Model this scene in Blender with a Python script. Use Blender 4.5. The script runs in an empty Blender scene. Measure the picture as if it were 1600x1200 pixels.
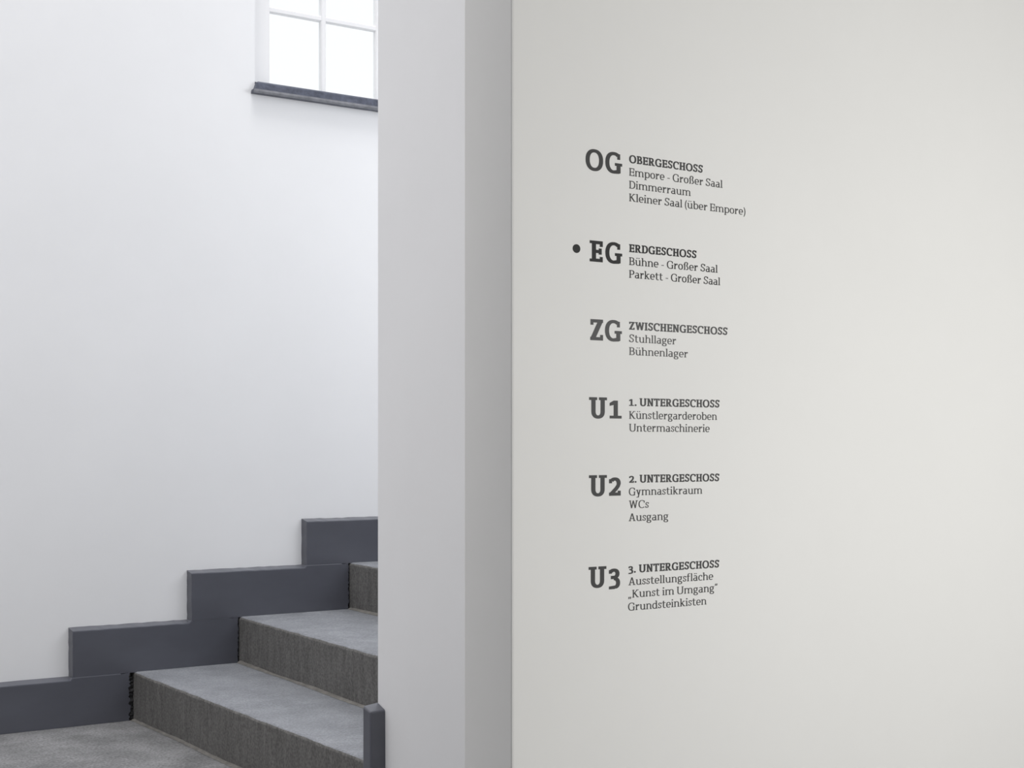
import bpy, bmesh, math, random
from mathutils import Vector
from mathutils.geometry import delaunay_2d_cdt
random.seed(7)
C = bpy.context.scene.collection
SC = bpy.context.scene

# ------------------------------------------------------------------ camera, sky, lights, exposure
# world axes: X runs along the walls (up the stair), Y away from the hall into the stairwell, Z up
cam = bpy.data.objects.new('camera', bpy.data.cameras.new('camera'))
C.objects.link(cam)
cam.location = (0, 0, 0.979)
cam.rotation_euler = (math.radians(90), 0, -math.radians(90 - 57.0293))
cam.data.sensor_width = 36
cam.data.lens = 2188 / 1600 * 36
cam.data.shift_y = 97 / 1600
cam.data.clip_start = 0.02
SC.camera = cam

w = bpy.data.worlds.new('sky'); SC.world = w
w.use_nodes = True
bg = w.node_tree.nodes['Background']
bg.inputs[0].default_value = (0.98, 0.985, 1.0, 1)      # bright overcast sky
bg.inputs[1].default_value = 1.06

def area(name, loc, target, size, power, col):
    l = bpy.data.lights.new(name, 'AREA')
    l.shape = 'RECTANGLE'; l.size, l.size_y = size
    l.energy = power; l.color = col
    o = bpy.data.objects.new(name, l); C.objects.link(o)
    o.location = loc
    o.rotation_euler = (Vector(target) - Vector(loc)).to_track_quat('-Z', 'Y').to_euler()
    return o
area('stair_skylight', (1.6, 3.5, 8.0), (1.6, 4.3, 0.0), (2.4, 1.4), 230, (1.0, 0.99, 0.985))
area('stair_wall_fill', (3.2, 3.3, 2.2), (1.8, 4.97, 0.8), (1.2, 1.0), 11.5, (0.95, 0.975, 1.0))  # unseen fill light, added to brighten the lower outer wall
area('upper_stair_fill', (4.4, 3.5, 2.4), (1.6, 4.97, 0.8), (1.2, 1.0), 10.5, (0.93, 0.965, 1.0))  # added fill light further up the stair, no opening behind it
area('landing_fill', (-0.4, 2.5, 1.5), (0.6, 4.97, 1.4), (1.6, 1.6), 14.8, (1.0, 0.985, 0.975))  # fill added out of view to lift the outer wall by the landing
area('hall_light', (2.40, -0.35, 1.12), (2.38, 2.0, 1.1), (0.9, 0.9), 46, (1.0, 0.995, 0.97))  # unseen warm hall light, with added fill for the directory wall merged in

SC.view_settings.view_transform = 'Standard'
SC.view_settings.look = 'None'
SC.view_settings.gamma = 1
SC.view_settings.use_curve_mapping = False
SC.view_settings.exposure = 0.0

# ------------------------------------------------------------------ materials
def nodes_of(name):
    m = bpy.data.materials.new(name); m.use_nodes = True
    nt = m.node_tree
    return m, nt, nt.nodes['Principled BSDF']

def noise_mat(name, c0, c1, scale, rough=0.8, bump=0.0, bump_scale=None, stretch=(1, 1, 1), spec=0.3, detail=6, lo=0.3, hi=0.7,
              fine=None):
    m, nt, p = nodes_of(name)
    tc = nt.nodes.new('ShaderNodeTexCoord')
    mp = nt.nodes.new('ShaderNodeMapping'); mp.inputs['Scale'].default_value = stretch
    nt.links.new(tc.outputs['Object'], mp.inputs['Vector'])
    n = nt.nodes.new('ShaderNodeTexNoise')
    n.inputs['Scale'].default_value = scale; n.inputs['Detail'].default_value = detail
    n.inputs['Roughness'].default_value = 0.62
    nt.links.new(mp.outputs['Vector'], n.inputs['Vector'])
    r = nt.nodes.new('ShaderNodeValToRGB')
    r.color_ramp.elements[0].position = lo; r.color_ramp.elements[0].color = (*c0, 1)
    r.color_ramp.elements[1].position = hi; r.color_ramp.elements[1].color = (*c1, 1)
    nt.links.new(n.outputs['Fac'], r.inputs['Fac'])
    col = r.outputs['Color']
    if fine:                                            # a second, finer speckle multiplied in
        n2 = nt.nodes.new('ShaderNodeTexNoise')
        n2.inputs['Scale'].default_value = fine[0]; n2.inputs['Detail'].default_value = 3
        nt.links.new(tc.outputs['Object'], n2.inputs['Vector'])
        r2 = nt.nodes.new('ShaderNodeValToRGB')
        r2.color_ramp.elements[0].position = 0.3; r2.color_ramp.elements[0].color = (fine[1],) * 3 + (1,)
        r2.color_ramp.elements[1].position = 0.72; r2.color_ramp.elements[1].color = (fine[2],) * 3 + (1,)
        nt.links.new(n2.outputs['Fac'], r2.inputs['Fac'])
        mx = nt.nodes.new('ShaderNodeMix'); mx.data_type = 'RGBA'; mx.blend_type = 'MULTIPLY'
        mx.inputs[0].default_value = 1
        nt.links.new(col, mx.inputs[6]); nt.links.new(r2.outputs['Color'], mx.inputs[7])
        col = mx.outputs[2]
    nt.links.new(col, p.inputs['Base Color'])
    p.inputs['Roughness'].default_value = rough
    p.inputs['Specular IOR Level'].default_value = spec
    if bump:
        nb = nt.nodes.new('ShaderNodeTexNoise')
        nb.inputs['Scale'].default_value = bump_scale; nb.inputs['Detail'].default_value = 5
        nt.links.new(mp.outputs['Vector'], nb.inputs['Vector'])
        b = nt.nodes.new('ShaderNodeBump'); b.inputs['Strength'].default_value = bump
        b.inputs['Distance'].default_value = 0.01
        nt.links.new(nb.outputs['Fac'], b.inputs['Height'])
        nt.links.new(b.outputs['Normal'], p.inputs['Normal'])
    return m

PLASTER = noise_mat('white_plaster', (0.80, 0.805, 0.82), (0.83, 0.835, 0.85), 1.6, 0.9, 0.06, 9, spec=0.15)
PIER = noise_mat('pier_plaster', (0.79, 0.79, 0.80), (0.82, 0.82, 0.83), 1.5, 0.9, 0.06, 9, spec=0.15)
SIGNWALL = noise_mat('hall_plaster', (0.80, 0.795, 0.78), (0.825, 0.82, 0.805), 1.3, 0.9, 0.03, 12, spec=0.15)
SKIRT = noise_mat('grey_gloss_paint', (0.078, 0.081, 0.099), (0.094, 0.098, 0.120), 4, 0.30, 0.06, 14, (0.7, 1, 1.6), spec=0.5)
STONE = noise_mat('worn_stone_tread', (0.176, 0.184, 0.201), (0.264, 0.273, 0.296), 7, 0.58, 0.3, 60, spec=0.5, fine=(150, 0.74, 1.26))  # cool light from above is put into the tread's paler, bluer colour
RISER = noise_mat('tooled_stone_riser', (0.118, 0.115, 0.111), (0.172, 0.168, 0.162), 13, 0.85, 0.3, 18, (2.6, 2.6, 0.5), spec=0.2, fine=(130, 0.72, 1.28))  # tooled streaks; same stone as the treads, with shade put into its darker tone
FLOOR = noise_mat('landing_stone', (0.14, 0.14, 0.143), (0.255, 0.255, 0.26), 7, 0.8, 0.35, 50, spec=0.25, fine=(120, 0.65, 1.35))
MORTAR = noise_mat('joint_mortar', (0.13, 0.125, 0.115), (0.22, 0.21, 0.195), 25, 0.9, 0.4, 80)
GAP = noise_mat('crumbled_joint', (0.012, 0.012, 0.013), (0.06, 0.06, 0.062), 60, 0.95, 0.8, 90)
SILL = noise_mat('slate_sill', (0.040, 0.046, 0.068), (0.078, 0.086, 0.120), 14, 0.4, 0.15, 40, spec=0.5, fine=(70, 0.85, 1.4))
SILLEDGE = noise_mat('worn_slate_edge', (0.13, 0.135, 0.15), (0.22, 0.225, 0.245), 30, 0.5, 0.2, 60, spec=0.4)
FRAME = noise_mat('white_window_paint', (0.80, 0.80, 0.81), (0.83, 0.83, 0.84), 4, 0.45, 0.02, 30, spec=0.4)

p_ = SKIRT.node_tree.nodes['Principled BSDF']
p_.inputs['Coat Weight'].default_value = 0.35; p_.inputs['Coat Roughness'].default_value = 0.22

def glass_mat():
    m, nt, p = nodes_of('window_glass')
    nt.nodes.remove(p)
    t = nt.nodes.new('ShaderNodeBsdfTransparent'); t.inputs[0].default_value = (0.985, 0.995, 0.995, 1)
    g = nt.nodes.new('ShaderNodeBsdfGlossy'); g.inputs['Roughness'].default_value = 0.02
    mx = nt.nodes.new('ShaderNodeMixShader'); mx.inputs[0].default_value = 0.02
    nt.links.new(t.outputs[0], mx.inputs[1]); nt.links.new(g.outputs[0], mx.inputs[2])
    nt.links.new(mx.outputs[0], nt.nodes['Material Output'].inputs[0])
    return m
GLASS = glass_mat()

def ink(name, v):
    m, nt, p = nodes_of(name)
    n = nt.nodes.new('ShaderNodeTexNoise'); n.inputs['Scale'].default_value = 40
    r = nt.nodes.new('ShaderNodeValToRGB')
    r.color_ramp.elements[0].color = (v * 0.94, v * 0.94, v * 0.95, 1)
    r.color_ramp.elements[1].color = (v * 1.06, v * 1.05, v * 1.05, 1)
    nt.links.new(n.outputs['Fac'], r.inputs['Fac']); nt.links.new(r.outputs['Color'], p.inputs['Base Color'])
    p.inputs['Roughness'].default_value = 0.7; p.inputs['Specular IOR Level'].default_value = 0.2
    return m

# ------------------------------------------------------------------ mesh helpers
def link_mesh(name, bm, mats, parent=None):
    me = bpy.data.meshes.new(name); bm.normal_update(); bm.to_mesh(me); bm.free()
    o = bpy.data.objects.new(name, me); C.objects.link(o)
    for m in (mats if isinstance(mats, (list, tuple)) else [mats]):
        me.materials.append(m)
    if parent: o.parent = parent
    return o

def hexa(bm, lo, hi, mat=0):
    """eight corners given as two quads, lower (4 pts, ccw from above) and upper"""
    a = [bm.verts.new(p) for p in lo]; b = [bm.verts.new(p) for p in hi]
    fs = [bm.faces.new(a[::-1]), bm.faces.new(b)]
    for i in range(4):
        j = (i + 1) % 4
        fs.append(bm.faces.new((a[i], a[j], b[j], b[i])))
    for f in fs: f.material_index = mat
    return fs

def box(bm, x0, x1, y0, y1, z0, z1, mat=0):
    return hexa(bm, [(x0, y0, z0), (x1, y0, z0), (x1, y1, z0), (x0, y1, z0)],
                [(x0, y0, z1), (x1, y0, z1), (x1, y1, z1), (x0, y1, z1)], mat)

def bevel(bm, off, seg=2, edges=None):
    bmesh.ops.bevel(bm, geom=list(edges if edges is not None else bm.edges), offset=off, segments=seg, affect='EDGES', profile=0.6)

def struct(o):
    o['kind'] = 'structure'; return o

def empty(name, loc):
    o = bpy.data.objects.new(name, None); C.objects.link(o); o.location = loc
    o.empty_display_size = 0.05
    return o

# ------------------------------------------------------------------ the setting
YW = 4.97            # face of the stair's outer wall
WX0, WX1, WZ0, WZ1 = 2.065, 3.16, 2.335, 4.02     # the window's opening

bm = bmesh.new(); box(bm, -1.7, 5.2, -3.0, 5.3, -0.2, 0.0)
struct(link_mesh('floor', bm, FLOOR))

# outer wall with its window opening, 0.32 thick
bm = bmesh.new()
xs = [-1.5, WX0, WX1, 5.2]; zs = [0.0, WZ0, WZ1, 4.8]
front = [[bm.verts.new((x, YW, z)) for z in zs] for x in xs]
back = [[bm.verts.new((x, YW + 0.32, z)) for z in zs] for x in xs]
for i in range(3):
    for j in range(3):
        if (i, j) == (1, 1): continue
        bm.faces.new((front[i][j], front[i + 1][j], front[i + 1][j + 1], front[i][j + 1]))
        bm.faces.new((back[i][j], back[i][j + 1], back[i + 1][j + 1], back[i + 1][j]))
for (i, j, k, l) in ((1, 1, 2, 1), (2, 1, 2, 2), (2, 2, 1, 2), (1, 2, 1, 1)):
    bm.faces.new((front[i][j], back[i][j], back[k][l], front[k][l]))
for i in range(3):
    bm.faces.new((front[i][0], back[i][0], back[i + 1][0], front[i + 1][0]))
    bm.faces.new((front[i][3], front[i + 1][3], back[i + 1][3], back[i][3]))
for j in range(3):
    bm.faces.new((front[0][j], front[0][j + 1], back[0][j + 1], back[0][j]))
    bm.faces.new((front[3][j], back[3][j], back[3][j + 1], front[3][j + 1]))
bmesh.ops.recalc_face_normals(bm, faces=bm.faces)
struct(link_mesh('wall_left', bm, PLASTER))

# thick stair wall whose end faces down the landing, and the hall wall with the directory in front of it
bm = bmesh.new(); box(bm, 1.6, 5.2, 2.165, 3.077, 0, 4.8); 
bevel(bm, 0.006, 2, [e for e in bm.edges if abs(e.verts[0].co.x - 1.6) < 1e-4 and abs(e.verts[1].co.x - 1.6) < 1e-4 and abs(e.verts[0].co.z - e.verts[1].co.z) > 1])
struct(link_mesh('wall_stair', bm, PIER))
bm = bmesh.new(); box(bm, 1.3, 5.2, 2.004, 2.163, 0, 4.8)
bevel(bm, 0.004, 2, [e for e in bm.edges if abs(e.verts[0].co.x - 1.3) < 1e-4 and abs(e.verts[1].co.x - 1.3) < 1e-4 and abs(e.verts[0].co.z - e.verts[1].co.z) > 1])
struct(link_mesh('wall_right', bm, SIGNWALL))

# the sides of the place the photograph does not show: they shade and bounce the light
bm = bmesh.new(); box(bm, -1.7, -1.5, -3.0, 5.29, 0, 4.8); struct(link_mesh('wall_west', bm, PIER))
bm = bmesh.new(); box(bm, 5.2, 5.4, -3.0, 5.29, 0, 4.8); struct(link_mesh('wall_east', bm, PIER))
bm = bmesh.new(); box(bm, -1.7, 5.4, -3.2, -3.0, 0, 4.8); struct(link_mesh('wall_back', bm, SIGNWALL))
bm = bmesh.new(); box(bm, -1.5, 5.2, -3.0, 2.004, 3.3, 3.5); struct(link_mesh('ceiling', bm, PIER))

# ------------------------------------------------------------------ window
win = struct(empty('window_1', (WX0, YW + 0.06, WZ0)))
def wpart(name, bm, m, parent=win):
    for v in bm.verts: v.co -= win.location if parent is win else Vector((0, 0, 0))
    o = link_mesh(name, bm, m, parent)
    return o
FY0, FY1 = YW + 0.06, YW + 0.125
GX0, PW, MW = 2.150, 0.2195, 0.0215              # first pane, pane width, glazing bar width
GZ0, PH, MH = 2.352, 0.299, 0.022
NC, NR = 4, 5
gx1 = GX0 + NC * PW + (NC - 1) * MW
gz1 = GZ0 + NR * PH + (NR - 1) * MH
bm = bmesh.new()
box(bm, WX0, GX0, FY0, FY1, WZ0, WZ1); box(bm, gx1, WX1, FY0, FY1, WZ0, WZ1)
box(bm, GX0, gx1, FY0, FY1, WZ0, GZ0); box(bm, GX0, gx1, FY0, FY1, gz1, WZ1)
wpart('window_frame', bm, FRAME)
for i in range(1, NC):
    x = GX0 + i * (PW + MW) - MW
    bm = bmesh.new(); box(bm, x, x + MW, FY0 + 0.002, FY0 + 0.024, GZ0 - 0.002, gz1 + 0.002)
    bevel(bm, 0.004, 1, [e for e in bm.edges if abs(e.verts[0].co.z - e.verts[1].co.z) > 1 and e.verts[0].co.y < FY0 + 0.01])
    wpart('glazing_bar', bm, FRAME)
for j in range(1, NR):
    z = GZ0 + j * (PH + MH) - MH
    bm = bmesh.new(); box(bm, GX0 - 0.002, gx1 + 0.002, FY0 + 0.004, FY0 + 0.023, z, z + MH)
    bevel(bm, 0.004, 1, [e for e in bm.edges if abs(e.verts[0].co.x - e.verts[1].co.x) > 0.5 and e.verts[0].co.y < FY0 + 0.012])
    wpart('glazing_bar', bm, FRAME)
bm = bmesh.new(); box(bm, GX0 - 0.001, gx1 + 0.001, FY0 + 0.016, FY0 + 0.020, GZ0 - 0.001, gz1 + 0.001)
wpart('window_pane', bm, GLASS)
# slate sill: a bull-nosed lip below, a sloping upper band, both returning at the ends
bm = bmesh.new()
sx0, sx1 = 2.050, 3.19
prof = [(4.943, 2.3090, 0.000), (4.941, 2.3160, 0.000), (4.943, 2.3240, 0.002), (4.951, 2.3260, 0.008), (4.956, 2.351, 0.017), (4.962, 2.357, 0.024)]
ringsL = [bm.verts.new((sx0 + e, y, z)) for y, z, e in prof]
ringsR = [bm.verts.new((sx1 - e, y, z)) for y, z, e in prof]
backL = [bm.verts.new((sx0 + e, YW + 0.003, z)) for y, z, e in prof]
backR = [bm.verts.new((sx1 - e, YW + 0.003, z)) for y, z, e in prof]
n = len(prof)
for i in range(n - 1):
    bm.faces.new((ringsL[i], ringsR[i], ringsR[i + 1], ringsL[i + 1])).material_index = 1 if i < 2 else 0
    bm.faces.new((backL[i], ringsL[i], ringsL[i + 1], backL[i + 1]))
    bm.faces.new((ringsR[i], backR[i], backR[i + 1], ringsR[i + 1]))
    bm.faces.new((backR[i], backL[i], backL[i + 1], backR[i + 1]))
bm.faces.new((backL[0], backR[0], ringsR[0], ringsL[0]))
bm.faces.new((ringsL[-1], ringsR[-1], backR[-1], backL[-1]))
box(bm, WX0 + 0.001, WX1 - 0.001, YW, FY0, 2.337, 2.356)     # the sill's inner board, inside the opening
bmesh.ops.recalc_face_normals(bm, faces=bm.faces)
wpart('window_sill', bm, [SILL, SILLEDGE])

# ------------------------------------------------------------------ staircase
Zs = [0.172, 0.343, 0.5235, 0.70, 0.876]
#       riser at the outer wall, riser at the inner wall
Rs = [(1.5900, 1.6430), (1.9890, 1.962), (2.4450, 2.395), (2.88, 2.83), (3.32, 3.27)]
YI, YO = 3.0795, 4.93
stair = empty('staircase', (1.6, 4.0, 0))
stair['label'] = 'grey worn stone stair rising to the right between white walls'
stair['category'] = 'stairs'
def rx(k, y):
    a, b = Rs[k]
    return b + (a - b) * (y - 3.2) / (4.93 - 3.2)
NS = 4
for k in range(NS):
    z0 = 0.0 if k == 0 else Zs[k - 1]
    z1 = Zs[k]
    bm = bmesh.new()
    N = 60
    rows = []
    for i in range(N + 1):
        y = YI + (YW - 0.002 - YI) * i / N
        x = rx(k, y)
        xb = rx(k + 1, y) + 0.02
        j = lambda s: random.uniform(-s, s)
        e = 0.0022 * math.sin(i * 0.9 + k) * random.random()
        pts = [(x + j(.0008), y, z0 + 0.001), (x + j(.0012), y, z0 + 0.5 * (z1 - z0)), (x + j(.0014) + e, y, z1 - 0.010 + j(.0015)),
               (x + 0.0035 + j(.001) + e, y, z1 - 0.003 + j(.0008)), (x + 0.011 + j(.001), y, z1 + j(.0006)), (x + 0.06, y, z1 + j(.0003)),
               (xb, y, z1), (xb, y, z0 + 0.001)]
        rows.append([bm.verts.new(p) for p in pts])
    for i in range(N):
        for q in range(7):
            f = bm.faces.new((rows[i][q], rows[i + 1][q], rows[i + 1][q + 1], rows[i][q + 1]))
            f.material_index = 1 if q < 3 else 0
            f.smooth = q in (2, 3, 4)
    bm.faces.new(rows[0]); bm.faces.new(rows[N][::-1])
    bmesh.ops.recalc_face_normals(bm, faces=bm.faces)
    for v in bm.verts: v.co -= stair.location
    st = link_mesh('step', bm, [STONE, RISER], stair)
    # the fillet of mortar along the foot of the riser
    bm = bmesh.new(); rows = []
    for i in range(N + 1):
        y = YI + (YO - 0.003 - YI) * i / N
        x = rx(k, y)
        a = 0.0105 + 0.003 * math.sin(i * .23 + k) + random.uniform(-.001, .001); b = 0.0085 + 0.002 * math.sin(i * .31 + 2 * k) + random.uniform(-.0008, .0008)
        rows.append([bm.verts.new(p) for p in ((x + 0.004, y, z0 + b), (x - a * 0.55, y, z0 + b * 0.55), (x - a, y, z0 + 0.0008), (x + 0.004, y, z0 + 0.0008))])
    for i in range(N):
        for q in range(4):
            bm.faces.new((rows[i][q], rows[i + 1][q], rows[i + 1][(q + 1) % 4], rows[i][(q + 1) % 4]))
    bm.faces.new(rows[0]); bm.faces.new(rows[N])
    bmesh.ops.recalc_face_normals(bm, faces=bm.faces)
    for v in bm.verts: v.co -= stair.location
    link_mesh('mortar_joint', bm, MORTAR, st)

# ------------------------------------------------------------------ stepped skirting on the outer wall
bl = struct(empty('baseboard_left', (0, YW, 0)))
As = [-1.48, 1.3685, 1.799, 2.2565, 2.70]
CH = 0.0095
for k in range(NS):
    z0 = 0.0005 if k == 0 else Zs[k - 1] - 0.0015
    z1 = Zs[k] - 0.001
    xa = As[k]; xe = Rs[k][0] - (0.016, 0.006, 0.006, 0.004)[k]
    bm = bmesh.new()
    yb, yf = YW - 0.001, YO + (0.0, 0.0012, 0.0004, 0.0014)[k]
    # outline going round the front: bottom, jagged right end, top, left end
    N = 26
    right = [(xe + random.uniform(-.006, .004) * (1.0, .5, .7, .5)[k] * (1 if 0 < i < N else 0), z0 + (z1 - z0) * i / N) for i in range(N + 1)]
    A = As[k + 1]
    drop = lambda x: CH if x < A - 0.004 else (0.0 if x > A + 0.003 else CH * (A + 0.003 - x) / 0.007)
    xt = [xe - (xe - A - 0.003) * q / 6 for q in range(1, 7)] + [A - 0.004 - (A - 0.004 - xa - 0.004) * q / 18 for q in range(0, 18)]
    top = [(x, z1 - drop(x) + random.uniform(-.0008, .0008) * (x < A)) for x in xt]
    left = [(xa + 0.004 + random.uniform(-.001, .001), z1 - CH - (z1 - CH - z0) * i / 10) for i in range(0, 11)]
    fr = right + top + left
    bk = [(x, z) for x, z in right] + [(x, z1 + random.uniform(-.001, .001)) for x, z in top] + [(xa + random.uniform(-.0008, .0008), z1 - (z1 - z0) * i / 10) for i in range(0, 11)]
    F = [bm.verts.new((x, yf, z)) for x, z in fr]
    B = [bm.verts.new((x, yb, z)) for x, z in bk]
    ff = bm.faces.new(F); bm.faces.new(B[::-1])
    m_ = len(F)
    for i in range(m_):
        j = (i + 1) % m_
        f = bm.faces.new((F[i], B[i], B[j], F[j]))
    bmesh.ops.recalc_face_normals(bm, faces=bm.faces)
    bevel(bm, 0.003, 2, [e for e in ff.edges if min(v.co.z for v in e.verts) > z0 + 0.002 and max(v.co.x for v in e.verts) < xe - 0.02])
    for v in bm.verts: v.co -= bl.location
    cs = link_mesh('baseboard_course', bm, SKIRT, bl)
    # dark crumbled joint between this course and the riser
    bm = bmesh.new(); rows = []
    xr = Rs[k][0] + 0.001
    for i in range(N + 1):
        z = z0 + 0.004 + (z1 - z0 - 0.020) * i / N
        rows.append([bm.verts.new(p) for p in ((xe - 0.010, yf + 0.012, z), (xe - 0.002, yf + 0.004 + random.uniform(-.003, .006), z), (xr, yf + 0.006 + random.uniform(-.004, .008), z), (xr, yf + 0.014, z))])
    for i in range(N):
        for q in range(3):
            bm.faces.new((rows[i][q], rows[i][q + 1], rows[i + 1][q + 1], rows[i + 1][q]))
    bmesh.ops.recalc_face_normals(bm, faces=bm.faces)
    for v in bm.verts: v.co -= bl.location
    link_mesh('crumbled_joint', bm, GAP, bl)

# end of the inner skirting, returned round the end of the stair wall
bm = bmesh.new()
x0, x1, y0, y1, zt = 1.559, 1.5995, 3.032, 3.0765, 0.347
hexa(bm, [(x0, y0, 0.0005), (x1, y0, 0.0005), (x1, y1, 0.0005), (x0, y1, 0.0005)],
     [(x0 + .001, y0 + 0.004, zt - 0.013), (x1, y0 + 0.003, zt - 0.012), (x1, y1, zt + 0.001), (x0 + .001, y1, zt - 0.004)])
bevel(bm, 0.005, 3, [e for e in bm.edges if max(v.co.z for v in e.verts) > 0.2 and not all(abs(v.co.x - x1) < 1e-5 for v in e.verts)])
struct(link_mesh('baseboard_right', bm, SKIRT))

# ------------------------------------------------------------------ lettering: a slab-serif alphabet drawn from strokes
class Pen:
    def __init__(s, w, t, h, e): s.w, s.t, s.h, s.e = w, t, h, e; s.p = []
    def rect(s, x0, y0, x1, y1): s.p.append([(x0, y0), (x1, y0), (x1, y1), (x0, y1)])
    def poly(s, *pts): s.p.append(list(pts))
    def ring(s, cx, cy, rx, ry, a0=0, a1=360, w=None, t=None, n=None, ex=2.25):
        w = s.w if w is None else w; t = s.t if t is None else t
        def pt(a, rx, ry):
            c, q = math.cos(a), math.sin(a)
            return (cx + rx * math.copysign(abs(c) ** (2 / ex), c), cy + ry * math.copysign(abs(q) ** (2 / ex), q))
        n = n or max(4, int(abs(a1 - a0) / 11))
        A = [math.radians(a0 + (a1 - a0) * i / n) for i in range(n + 1)]
        for i in range(n):
            a, b = A[i], A[i + 1]
            s.p.append([pt(a, rx, ry), pt(b, rx, ry), pt(b, rx - w, ry - t), pt(a, rx - w, ry - t)])
    def line(s, pts, w):
        n = len(pts); L, R = [], []
        for i, (x, y) in enumerate(pts):
            ds = []
            if i: ds.append(Vector((x - pts[i - 1][0], y - pts[i - 1][1])).normalized())
            if i < n - 1: ds.append(Vector((pts[i + 1][0] - x, pts[i + 1][1] - y)).normalized())
            d = sum(ds, Vector((0, 0))).normalized()
            k = w / 2 / max(0.5, d.dot(ds[0]))
            L.append((x - d.y * k, y + d.x * k)); R.append((x + d.y * k, y - d.x * k))
        for i in range(n - 1): s.p.append([R[i], R[i + 1], L[i + 1], L[i]])
    def dot(s, cx, cy, r):
        s.p.append([(cx + r * math.cos(a * math.pi / 6), cy + r * math.sin(a * math.pi / 6)) for a in range(12)])
    def foot(s, x, y=0, l=1, r=1):            # slab under a stem whose left side is x
        s.rect(x - s.e * l, y, x + s.w + s.e * r, y + s.h)
    def head(s, x, y=1, l=1, r=1):
        s.rect(x - s.e * l, y - s.h, x + s.w + s.e * r, y)
    def scurve(s, x, w, hgt, th):
        # S drawn as one spine
        P = [(0.93, .80), (.80, .91), (.55, .955), (.28, .92), (.12, .80), (.13, .66), (.30, .565), (.55, .50), (.80, .42), (.93, .30), (.88, .15), (.68, .06), (.42, .045), (.18, .09), (.06, .19)]
        Q = []
        for i in range(len(P) - 1):           # Catmull-Rom
            p0 = P[max(i - 1, 0)]; p1 = P[i]; p2 = P[i + 1]; p3 = P[min(i + 2, len(P) - 1)]
            for u in (0, 1 / 3, 2 / 3):
                Q.append(tuple(0.5 * (2 * b + (c - a) * u + (2 * a - 5 * b + 4 * c - d) * u * u + (-a + 3 * b - 3 * c + d) * u ** 3) for a, b, c, d in zip(p0, p1, p2, p3)))
        Q.append(P[-1])
        hw = th / 2
        s.line([(x + hw + qx * (w - th), hw + (qy - .045) / .91 * (hgt - th)) for qx, qy in Q], th)
        k = s.w * .62
        s.rect(x + w - k, hgt * .70, x + w, hgt * .95); s.rect(x, hgt * .06, x + k, hgt * .30)

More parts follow.
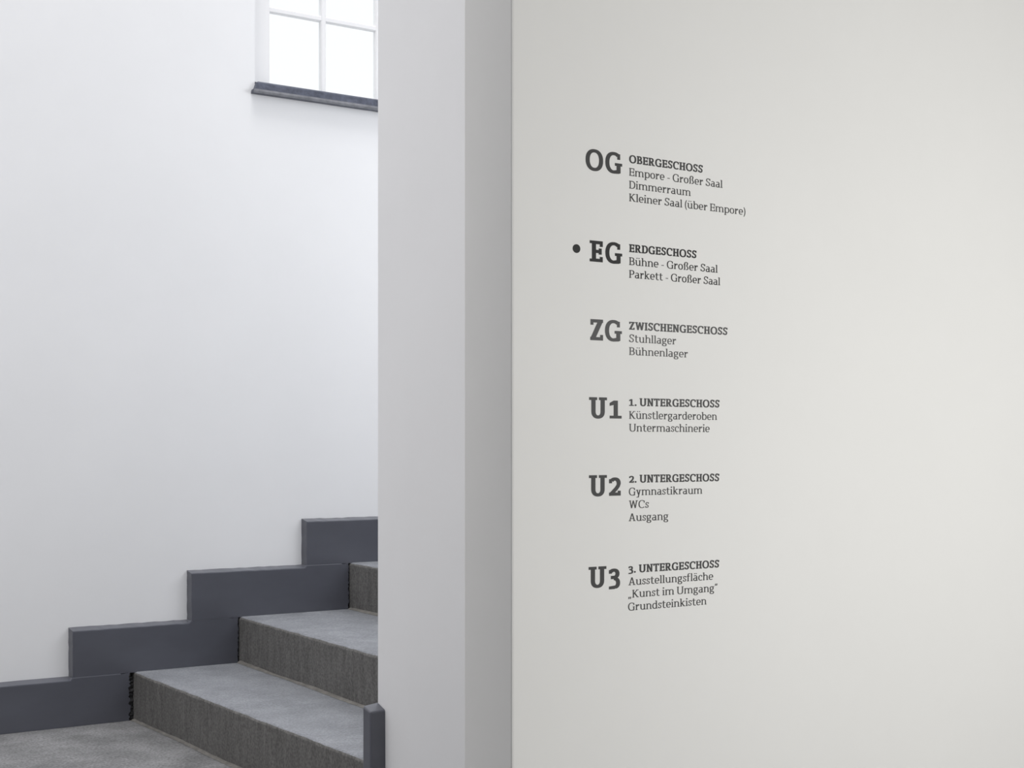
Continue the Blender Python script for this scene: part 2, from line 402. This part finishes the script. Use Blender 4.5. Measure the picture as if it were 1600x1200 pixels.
X = 0.715
def glyph(ch, P):
    """draws ch with pen P and returns the advance width"""
    w, t, h, e = P.w, P.t, P.h, P.e
    k = w * 0.72
    up = {'ü': 'u', 'ä': 'a'}
    if ch in up:
        a = glyph(up[ch], P)
        P.dot(a * .31, .95, w * .56); P.dot(a * .67, .95, w * .56); return a
    if ch == ' ': return 0.27
    if ch == '-': P.rect(0.03, .28, .31, .28 + t); return .34
    if ch == '.': P.dot(w * .65, w * .58, w * .62); return w * 1.4
    if ch == '(' :
        P.ring(.36, .40, .36, .74, 118, 242, w * .85, t * .5, ex=2); return .21
    if ch == ')':
        P.ring(-.12, .40, .36, .74, -62, 62, w * .85, t * .5, ex=2); return .26
    if ch == '„':
        for x in (0, .19): P.poly((x, -.16), (x + .07, -.16), (x + .15, .12), (x + .03, .12))
        return .38
    if ch == '“':
        for x in (0, .17): P.poly((x, .80), (x + .12, .80), (x + .15, 1.06), (x + .08, 1.06))
        return .36
    if ch == 'O': r = .40 + w * .05; P.ring(r, .5, r, .52); return 2 * r
    if ch in 'CG':
        r = .40
        P.ring(r, .5, r, .52, 52, 270 if ch == 'G' else 312)
        P.rect(.70 - k, .675, .70, .945)
        P.poly((r + .06, 1.015), (r + .06, 1.015 - t), (.70 - k * .6, .93 - t * .75), (.70, .925))
        if ch == 'G':
            xr = .72
            P.rect(xr - w, .045, xr, .47); P.rect(xr - w - e * .8, .50 - h, xr + e * .75, .50)
            P.poly((r - .01, -.02), (xr - w * .5, -.005), (xr, .03), (xr, .10), (xr - w, .045 + t * .8), (r - .01, -.02 + t))
            return .72 + e * .75
        return .70
    if ch == 'S': P.scurve(0, .56, 1.03, (w + t) / 2 * .97); return .56
    if ch == 's':
        P.scurve(0, .40, X + .02, (w + t) / 2 * .85); return .40
    if ch == 'E':
        x = e; P.rect(x, 0, x + w, 1); P.rect(0, 0, x + w, h); P.rect(0, 1 - h, x + w, 1)
        r = .60; P.rect(x, 1 - t, r, 1); P.rect(r - k, .73, r, 1)
        P.rect(x, .5 - t / 2, r - .06, .5 + t / 2); P.rect(r - .05 - k, .36, r - .05, .65)
        P.rect(x, 0, r, t); P.rect(r - k, 0, r, .25)
        return r
    if ch in 'BPR':
        x = e; P.rect(x, 0, x + w, 1); P.rect(0, 1 - h, x + w, 1)
        if ch == 'B':
            P.rect(0, 0, x + w, h)
            P.rect(x, 1 - t, .34, 1); P.rect(x, .50 - t / 2, .36, .50 + t / 2); P.rect(x, 0, .34, t)
            P.ring(.32, .735, .26, .265, -90, 90); P.ring(.34, .265 + t * .12, .29, .265 + t * .12, -90, 90)
            return .63
        P.foot(x)
        P.rect(x, 1 - t, .34, 1); P.rect(x, .42, .34, .42 + t)
        P.ring(.34, .71, .27, .29, -90, 90)
        if ch == 'R':
            P.poly((.27, .45), (.27 + w * 1.15, .45), (.68, 0), (.68 - w * 1.2, 0)); P.rect(.68 - w, 0, .68 + e, h); return .68 + e * .6
        return .61
    if ch == 'D':
        x = e; P.rect(x, 0, x + w, 1); P.rect(0, 0, x + w, h); P.rect(0, 1 - h, x + w, 1)
        P.rect(x, 1 - t, .34, 1); P.rect(x, 0, .34, t); P.ring(.34, .5, .38, .5, -90, 90); return .72
    if ch == 'H':
        r = .72; P.rect(e, 0, e + w, 1); P.rect(r - e - w, 0, r - e, 1)
        for x in (e, r - e - w): P.foot(x); P.head(x)
        P.rect(e, .5 - t / 2, r - e, .5 + t / 2); return r
    if ch == 'I': P.rect(e, 0, e + w, 1); P.foot(e); P.head(e); return 2 * e + w
    if ch == 'K':
        x = e; P.rect(x, 0, x + w, 1); P.foot(x); P.head(x)
        P.poly((x + w * .8, .42), (x + w * .8, .42 + w), (.55, 1), (.55 + w * 1.0, 1)); P.poly((x + w + .02, .52), (x + w + .14, .62), (.70, 0), (.70 - w * 1.2, 0))
        P.rect(.46, 1 - h, .73, 1); P.rect(.52, 0, .76, h); return .74
    if ch == 'N':
        r = .74; a, b = e, r - e - w * .9
        P.rect(a, 0, a + w * .9, 1); P.rect(b, 0, b + w * .9, 1); P.poly((a, 1), (a + w * 1.0, 1), (b + w * .9, 0), (b - w * .1, 0))
        P.foot(a); P.head(b); P.rect(0, 1 - h, a + w, 1); return r
    if ch == 'T':
        r = .66; P.rect(r / 2 - w / 2, 0, r / 2 + w / 2, 1); P.foot(r / 2 - w / 2); P.rect(0, 1 - t, r, 1)
        P.rect(0, .74, k, 1); P.rect(r - k, .74, r, 1); return r
    if ch == 'U':
        r = .80; a, b = e, r - e - w
        P.rect(a, .32, a + w, 1); P.rect(b, .32, b + w, 1); P.head(a, 1, 1, .7); P.head(b, 1, .7, 1)
        P.ring((a + b + w) / 2, .33, (b + w - a) / 2, .35, 180, 360); return r
    if ch == 'W':
        r = 1.02; q = w * .9
        for x0, x1 in ((.06, .24), (.44, .24), (.44, .66), (.84, .66)):
            P.poly((x1, 0), (x1 + q, 0), (x0 + q, 1), (x0, 1))
        P.rect(0, 1 - h, .06 + q + e, 1); P.rect(.84 - e, 1 - h, r, 1); return r
    if ch == 'A':
        r = .76; q = w * 1.05
        P.poly((.05, 0), (.05 + q * .85, 0), (.38 + q * .35, 1), (.38 - q * .5, 1)); P.poly((r - .05 - q, 0), (r - .05, 0), (.38 + q * .55, 1), (.38 - q * .5, 1))
        P.rect(.17, .28, r - .17, .28 + t); P.rect(-.02, 0, .26, h); P.rect(r - .26, 0, r + .02, h); return r
    if ch == 'Z':
        r = .60; P.rect(.01, 1 - t, r, 1); P.rect(0, 0, r, t); P.poly((0, t * .5), (w * 1.25, t * .5), (r, 1 - t * .5), (r - w * 1.25, 1 - t * .5))
        P.rect(.01, .73, .01 + k, 1); P.rect(r - k, 0, r, .27); return r
    if ch == '1':
        a = .20; P.rect(a, 0, a + w, .86); P.rect(.02, 0, a + w + .17, h)
        P.poly((a, .86), (a + w, .86), (a + w, .70), (.02, .60), (.02, .60 + h * 1.05)); return a + w + .19
    if ch == '2':
        P.ring(.27, .60, .27, .28, -8, 150); P.rect(.0, .60, k, .80)
        P.line([(.46, .60), (.42, .47), (.33, .34), (.20, .20), (.07, .06)], w * .92)
        P.rect(0, 0, .54, t); P.rect(.54 - k, 0, .54, .24); return .55
    if ch == '3':
        P.ring(.25, .61, .26, .25, -90, 150); P.ring(.25, .165, .29, .29, -70, 90); P.rect(.11, .36, .27, .36 + t)
        P.poly((.26, -.125), (.40, -.08), (.36, .05), (.02, .01), (.02, -.125)) ; P.rect(.02, .62, .02 + k, .80); return .55
    # ---- lower case
    if ch in 'nhmru':
        R1 = e + w + .30
        if ch == 'u':
            b = R1
            P.rect(e, .25, e + w, X); P.rect(b, 0, b + w, X); P.rect(0, X - h, e + w, X); P.rect(b - e, X - h, b + w, X)
            P.foot(b, 0, 0, 1.1); P.ring((e + b + w) / 2, .26, (b + w - e) / 2, .275, 180, 360); return b + w + e
        P.rect(e, 0, e + w, 1.04 if ch == 'h' else X); P.foot(e, 0, 1, .8)
        P.rect(0, (1.04 if ch == 'h' else X) - h, e + w, 1.04 if ch == 'h' else X)
        if ch == 'r':
            P.ring(e + w + .20, X - .26, .24, .275, 80, 180); P.rect(e + w + .17, X - .19, e + w + .17 + k, X + .01); return e + w + .27
        xs = [e] if ch != 'm' else [e, R1]
        for a in xs:
            b = a + w + (R1 - e - w); P.rect(b, 0, b + w, X - .25); P.foot(b, 0, .7, 1)
            P.ring((a + b + w) / 2, X - .26, (b + w - a) / 2, .275, 0, 180)
        return xs[-1] + (R1 - e) + w + e
    if ch == 'i':
        P.rect(e, 0, e + w, X); P.foot(e); P.rect(0, X - h, e + w, X); P.dot(e + w / 2, .96, w * .80); return 2 * e + w
    if ch == 'l': P.rect(e, 0, e + w, 1.04); P.foot(e); P.rect(0, 1.04 - h, e + w, 1.04); return 2 * e + w
    if ch == 'k':
        P.rect(e, 0, e + w, 1.04); P.foot(e, 0, 1, .8); P.rect(0, 1.04 - h, e + w, 1.04)
        P.poly((e + w * .8, .28), (e + w * .8, .28 + w), (.42, X), (.42 + w, X)); P.poly((e + w + .02, .36), (e + w + .12, .45), (.58, 0), (.58 - w * 1.15, 0))
        P.rect(.36, X - h, .60, X); P.rect(.42, 0, .63, h); return .62
    if ch == 'o': P.ring(.28, X / 2, .28, X / 2 + .018); return .56
    if ch == 'e':
        P.ring(.27, X / 2, .27, X / 2 + .018, 0, 312); P.rect(.04, X / 2 - t * .6, .53, X / 2 + t * .4); return .53
    if ch == 'c':
        P.ring(.27, X / 2, .27, X / 2 + .018, 55, 312); P.rect(.46 - k, X * .66, .46, X * .95); return .47
    if ch == 'a':
        b = .37; P.rect(b, 0, b + w, .48); P.ring(b + w - .235, X - .235, .235, .253, 0, 140); P.foot(b, 0, 0, 1)
        P.ring(.225, .205, .225, .223, 40, 320); P.rect(.2, .43 - t, b + .02, .43); P.poly((.2, -.018), (b + w * .4, .10), (b + w * .4, .20), (.2, -.018 + t)); return b + w + e
    if ch in 'bp':
        top, bot = (1.04, 0) if ch == 'b' else (X, -.30)
        P.rect(e, bot, e + w, top); P.rect(0, top - h, e + w, top)
        if ch == 'p': P.foot(e, bot)
        P.ring(e + .27, X / 2, .29, X / 2 + .018, -180, 180); return e + .56
    if ch == 'd':
        b = .43; P.rect(b, 0, b + w, 1.04); P.foot(b, 0, 0, 1); P.rect(b - e, 1.04 - h, b + w, 1.04)
        P.ring(.28, X / 2, .28, X / 2 + .018); return b + w + e
    if ch == 'g':
        P.ring(.25, .475, .24, .255, 0, 360); P.rect(.36, X - h, .56, X)
        P.line([(.13, .27), (.08, .18), (.13, .10), (.30, .085), (.42, .06)], t)
        P.ring(.27, -.105, .27, .20, 0, 360); return .56
    if ch == 't':
        P.rect(.11, .22, .11 + w, .92); P.rect(0, X - h, .40, X); P.ring(.11 + .2, .21, .20, .228, 180, 310); return .42
    if ch == 'f':
        P.rect(.09, 0, .09 + w, .82); P.foot(.09); P.rect(0, X - h, .36, X); P.ring(.09 + .2, .82, .20, .238, 65, 180); return .37
    if ch == 'ß':
        P.rect(.09, 0, .09 + w, .80); P.foot(.09, 0, 1, 0); P.rect(0, X - h, .12, X)
        P.ring(.32, .80, .23, .255, 0, 180); P.line([(.49, .82), (.44, .66), (.40, .55), (.47, .42), (.55, .30), (.55, .16), (.44, .06), (.32, .05)], w * .9); return .63
    if ch == 'y':
        P.poly((.05, X), (.05 + w * 1.1, X), (.36, .06), (.36 - w, .06)); P.poly((.52, X), (.52 - w * .95, X), (.20, -.24), (.20 + w * .95, -.24))
        P.rect(.04, -.29, .30, -.29 + h * 1.1); P.rect(-.02, X - h, .25, X); P.rect(.36, X - h, .60, X); return .58
    raise ValueError(ch)

REG = (.110, .084, .074, .066)
BOLD = (.180, .146, .122, .066)
CODE = (.185, .155, .135, .100)
YS = 2.004                                   # face of the directory wall
TH = 0.0006                                  # the lettering is cut film

def flatten(polys):
    """union of the strokes as one clean outline: (points, triangles, boundary edges)"""
    vs, fs = [], []
    for p in polys:
        a = sum(p[i][0] * p[(i + 1) % len(p)][1] - p[(i + 1) % len(p)][0] * p[i][1] for i in range(len(p)))
        if abs(a) < 1e-9: continue
        if a < 0: p = p[::-1]
        fs.append(list(range(len(vs), len(vs) + len(p)))); vs += [Vector(q) for q in p]
    ov, oe, of, _, _, of_orig = delaunay_2d_cdt(vs, [], fs, 0, 1e-5)
    tris = [f for f, o in zip(of, of_orig) if o]
    return ov, tris

def film(name, polys, x0, z0, sx, sz, m, parent):
    ov, tris = flatten(polys)
    bm = bmesh.new(); used = {}
    o = parent.matrix_world.translation if False else Vector(parent['_o'])
    def v(i):
        if i not in used: used[i] = bm.verts.new((x0 + ov[i][0] * sx - o.x, YS - TH - o.y, z0 + ov[i][1] * sz - o.z))
        return used[i]
    for t in tris:
        try: bm.faces.new([v(i) for i in t])
        except ValueError: pass
    ex = bmesh.ops.extrude_face_region(bm, geom=list(bm.faces))
    for g in ex['geom']:
        if isinstance(g, bmesh.types.BMVert): g.co.y += TH * 0.9
    bmesh.ops.recalc_face_normals(bm, faces=bm.faces)
    ob = link_mesh(name, bm, m, parent); ob['_o'] = parent['_o']
    return ob

def text_polys(s, weight):
    out = []; x = 0.0; gap = .085 if weight is REG else .070
    xmin = None
    for ch in s:
        P = Pen(*weight); a = glyph(ch, P)
        out += [[(px + x, py) for px, py in q] for q in P.p]
        x += a + (gap if ch != ' ' else 0)
    lo = min(p[0] for q in out for p in q); hi = max(p[0] for q in out for p in q)
    return [[(px - lo, py) for px, py in q] for q in out], hi - lo

DIR = {
'OG': (1.4674, [(1.4549, 1.4931), (1.4983, 1.5356)], [
    ('B', 'OBERGESCHOSS', 1.5518, 1.7251, 1.4899), ('R', 'Empore - Großer Saal', 1.5518, 1.7738, 1.4668),
    ('R', 'Dimmerraum', 1.5518, 1.6958, 1.4438), ('R', 'Kleiner Saal (über Empore)', 1.5518, 1.8316, 1.4207)], 0.070,
    'topmost dark grey lettering block on the white wall, headed OG OBERGESCHOSS'),
'EG': (1.3060, [(1.4639, 1.4923), (1.4983, 1.5356)], [
    ('B', 'ERDGESCHOSS', 1.5518, 1.7098, 1.329), ('R', 'Bühne - Großer Saal', 1.5518, 1.7617, 1.3057),
    ('R', 'Parkett - Großer Saal', 1.5518, 1.768, 1.2826)], 0.041,
    'darkest lettering block on the white wall, headed EG ERDGESCHOSS, with a round dot before it'),
'ZG': (1.1667, [(1.4651, 1.4929), (1.4976, 1.535)], [
    ('B', 'ZWISCHENGESCHOSS', 1.5518, 1.7863, 1.1891), ('R', 'Stuhllager', 1.5518, 1.6605, 1.1665),
    ('R', 'Bühnenlager', 1.5518, 1.6887, 1.1434)], 0.112,
    'palest grey lettering block on the white wall, headed ZG ZWISCHENGESCHOSS'),
'U1': (1.0284, [(1.4625, 1.5017), (1.5079, 1.5344)], [
    ('B', '1. UNTERGESCHOSS', 1.5518, 1.7664, 1.0515), ('R', 'Künstlergarderoben', 1.5518, 1.7601, 1.0282),
    ('R', 'Untermaschinerie', 1.5518, 1.742, 1.0053)], 0.092,
    'grey lettering block on the white wall, headed U1 1. UNTERGESCHOSS'),
'U2': (0.8901, [(1.4622, 1.5014), (1.5066, 1.5324)], [
    ('B', '2. UNTERGESCHOSS', 1.5518, 1.7658, 0.9127), ('R', 'Gymnastikraum', 1.5512, 1.7238, 0.8899),
    ('R', 'WCs', 1.5515, 1.5965, 0.8668), ('R', 'Ausgang', 1.5506, 1.6423, 0.8435)], 0.078,
    'grey lettering block on the white wall, headed U2 2. UNTERGESCHOSS'),
'U3': (0.7277, [(1.4614, 1.5003), (1.5063, 1.531)], [
    ('B', '3. UNTERGESCHOSS', 1.5504, 1.7655, 0.75), ('R', 'Ausstellungsfläche', 1.5501, 1.7506, 0.7279),
    ('R', '„Kunst im Umgang“', 1.5498, 1.761, 0.7053), ('R', 'Grundsteinkisten', 1.5495, 1.7342, 0.6822)], 0.070,
    'lowest grey lettering block on the white wall, headed U3 3. UNTERGESCHOSS'),
}
CAPC, CAPB, CAPR = 0.0373, 0.0143, 0.01395
for code, (zc, gx, lines, shade, label) in DIR.items():
    loc = (gx[0][0], YS, lines[-1][4])
    r = empty('floor_directory_entry', loc)
    r['_o'] = loc
    r['label'] = label; r['category'] = 'lettering'; r['group'] = 'floor directory lettering on the wall'
    m = ink('film_' + code, shade)
    cp = []
    for ch, (a, b) in zip(code, gx):
        P = Pen(*CODE); glyph(ch, P)
        lo = min(p[0] for q in P.p for p in q); hi = max(p[0] for q in P.p for p in q)
        s = (b - a) / (hi - lo)
        film('code_letter', P.p, a - lo * s, zc, s, CAPC, m, r)
    for kind, s, xa, xb, z in lines:
        polys, wd = text_polys(s, BOLD if kind == 'B' else REG)
        film('heading' if kind == 'B' else 'text_line', polys, xa, z, (xb - xa) / wd, CAPB if kind == 'B' else CAPR, m, r)
    if code == 'EG':
        film('location_dot', [[(math.cos(a * math.pi / 24), math.sin(a * math.pi / 24)) for a in range(48)]], 1.4350, 1.3262, 0.0081, 0.0077, m, r)
for o in C.objects:
    if '_o' in o: del o['_o']
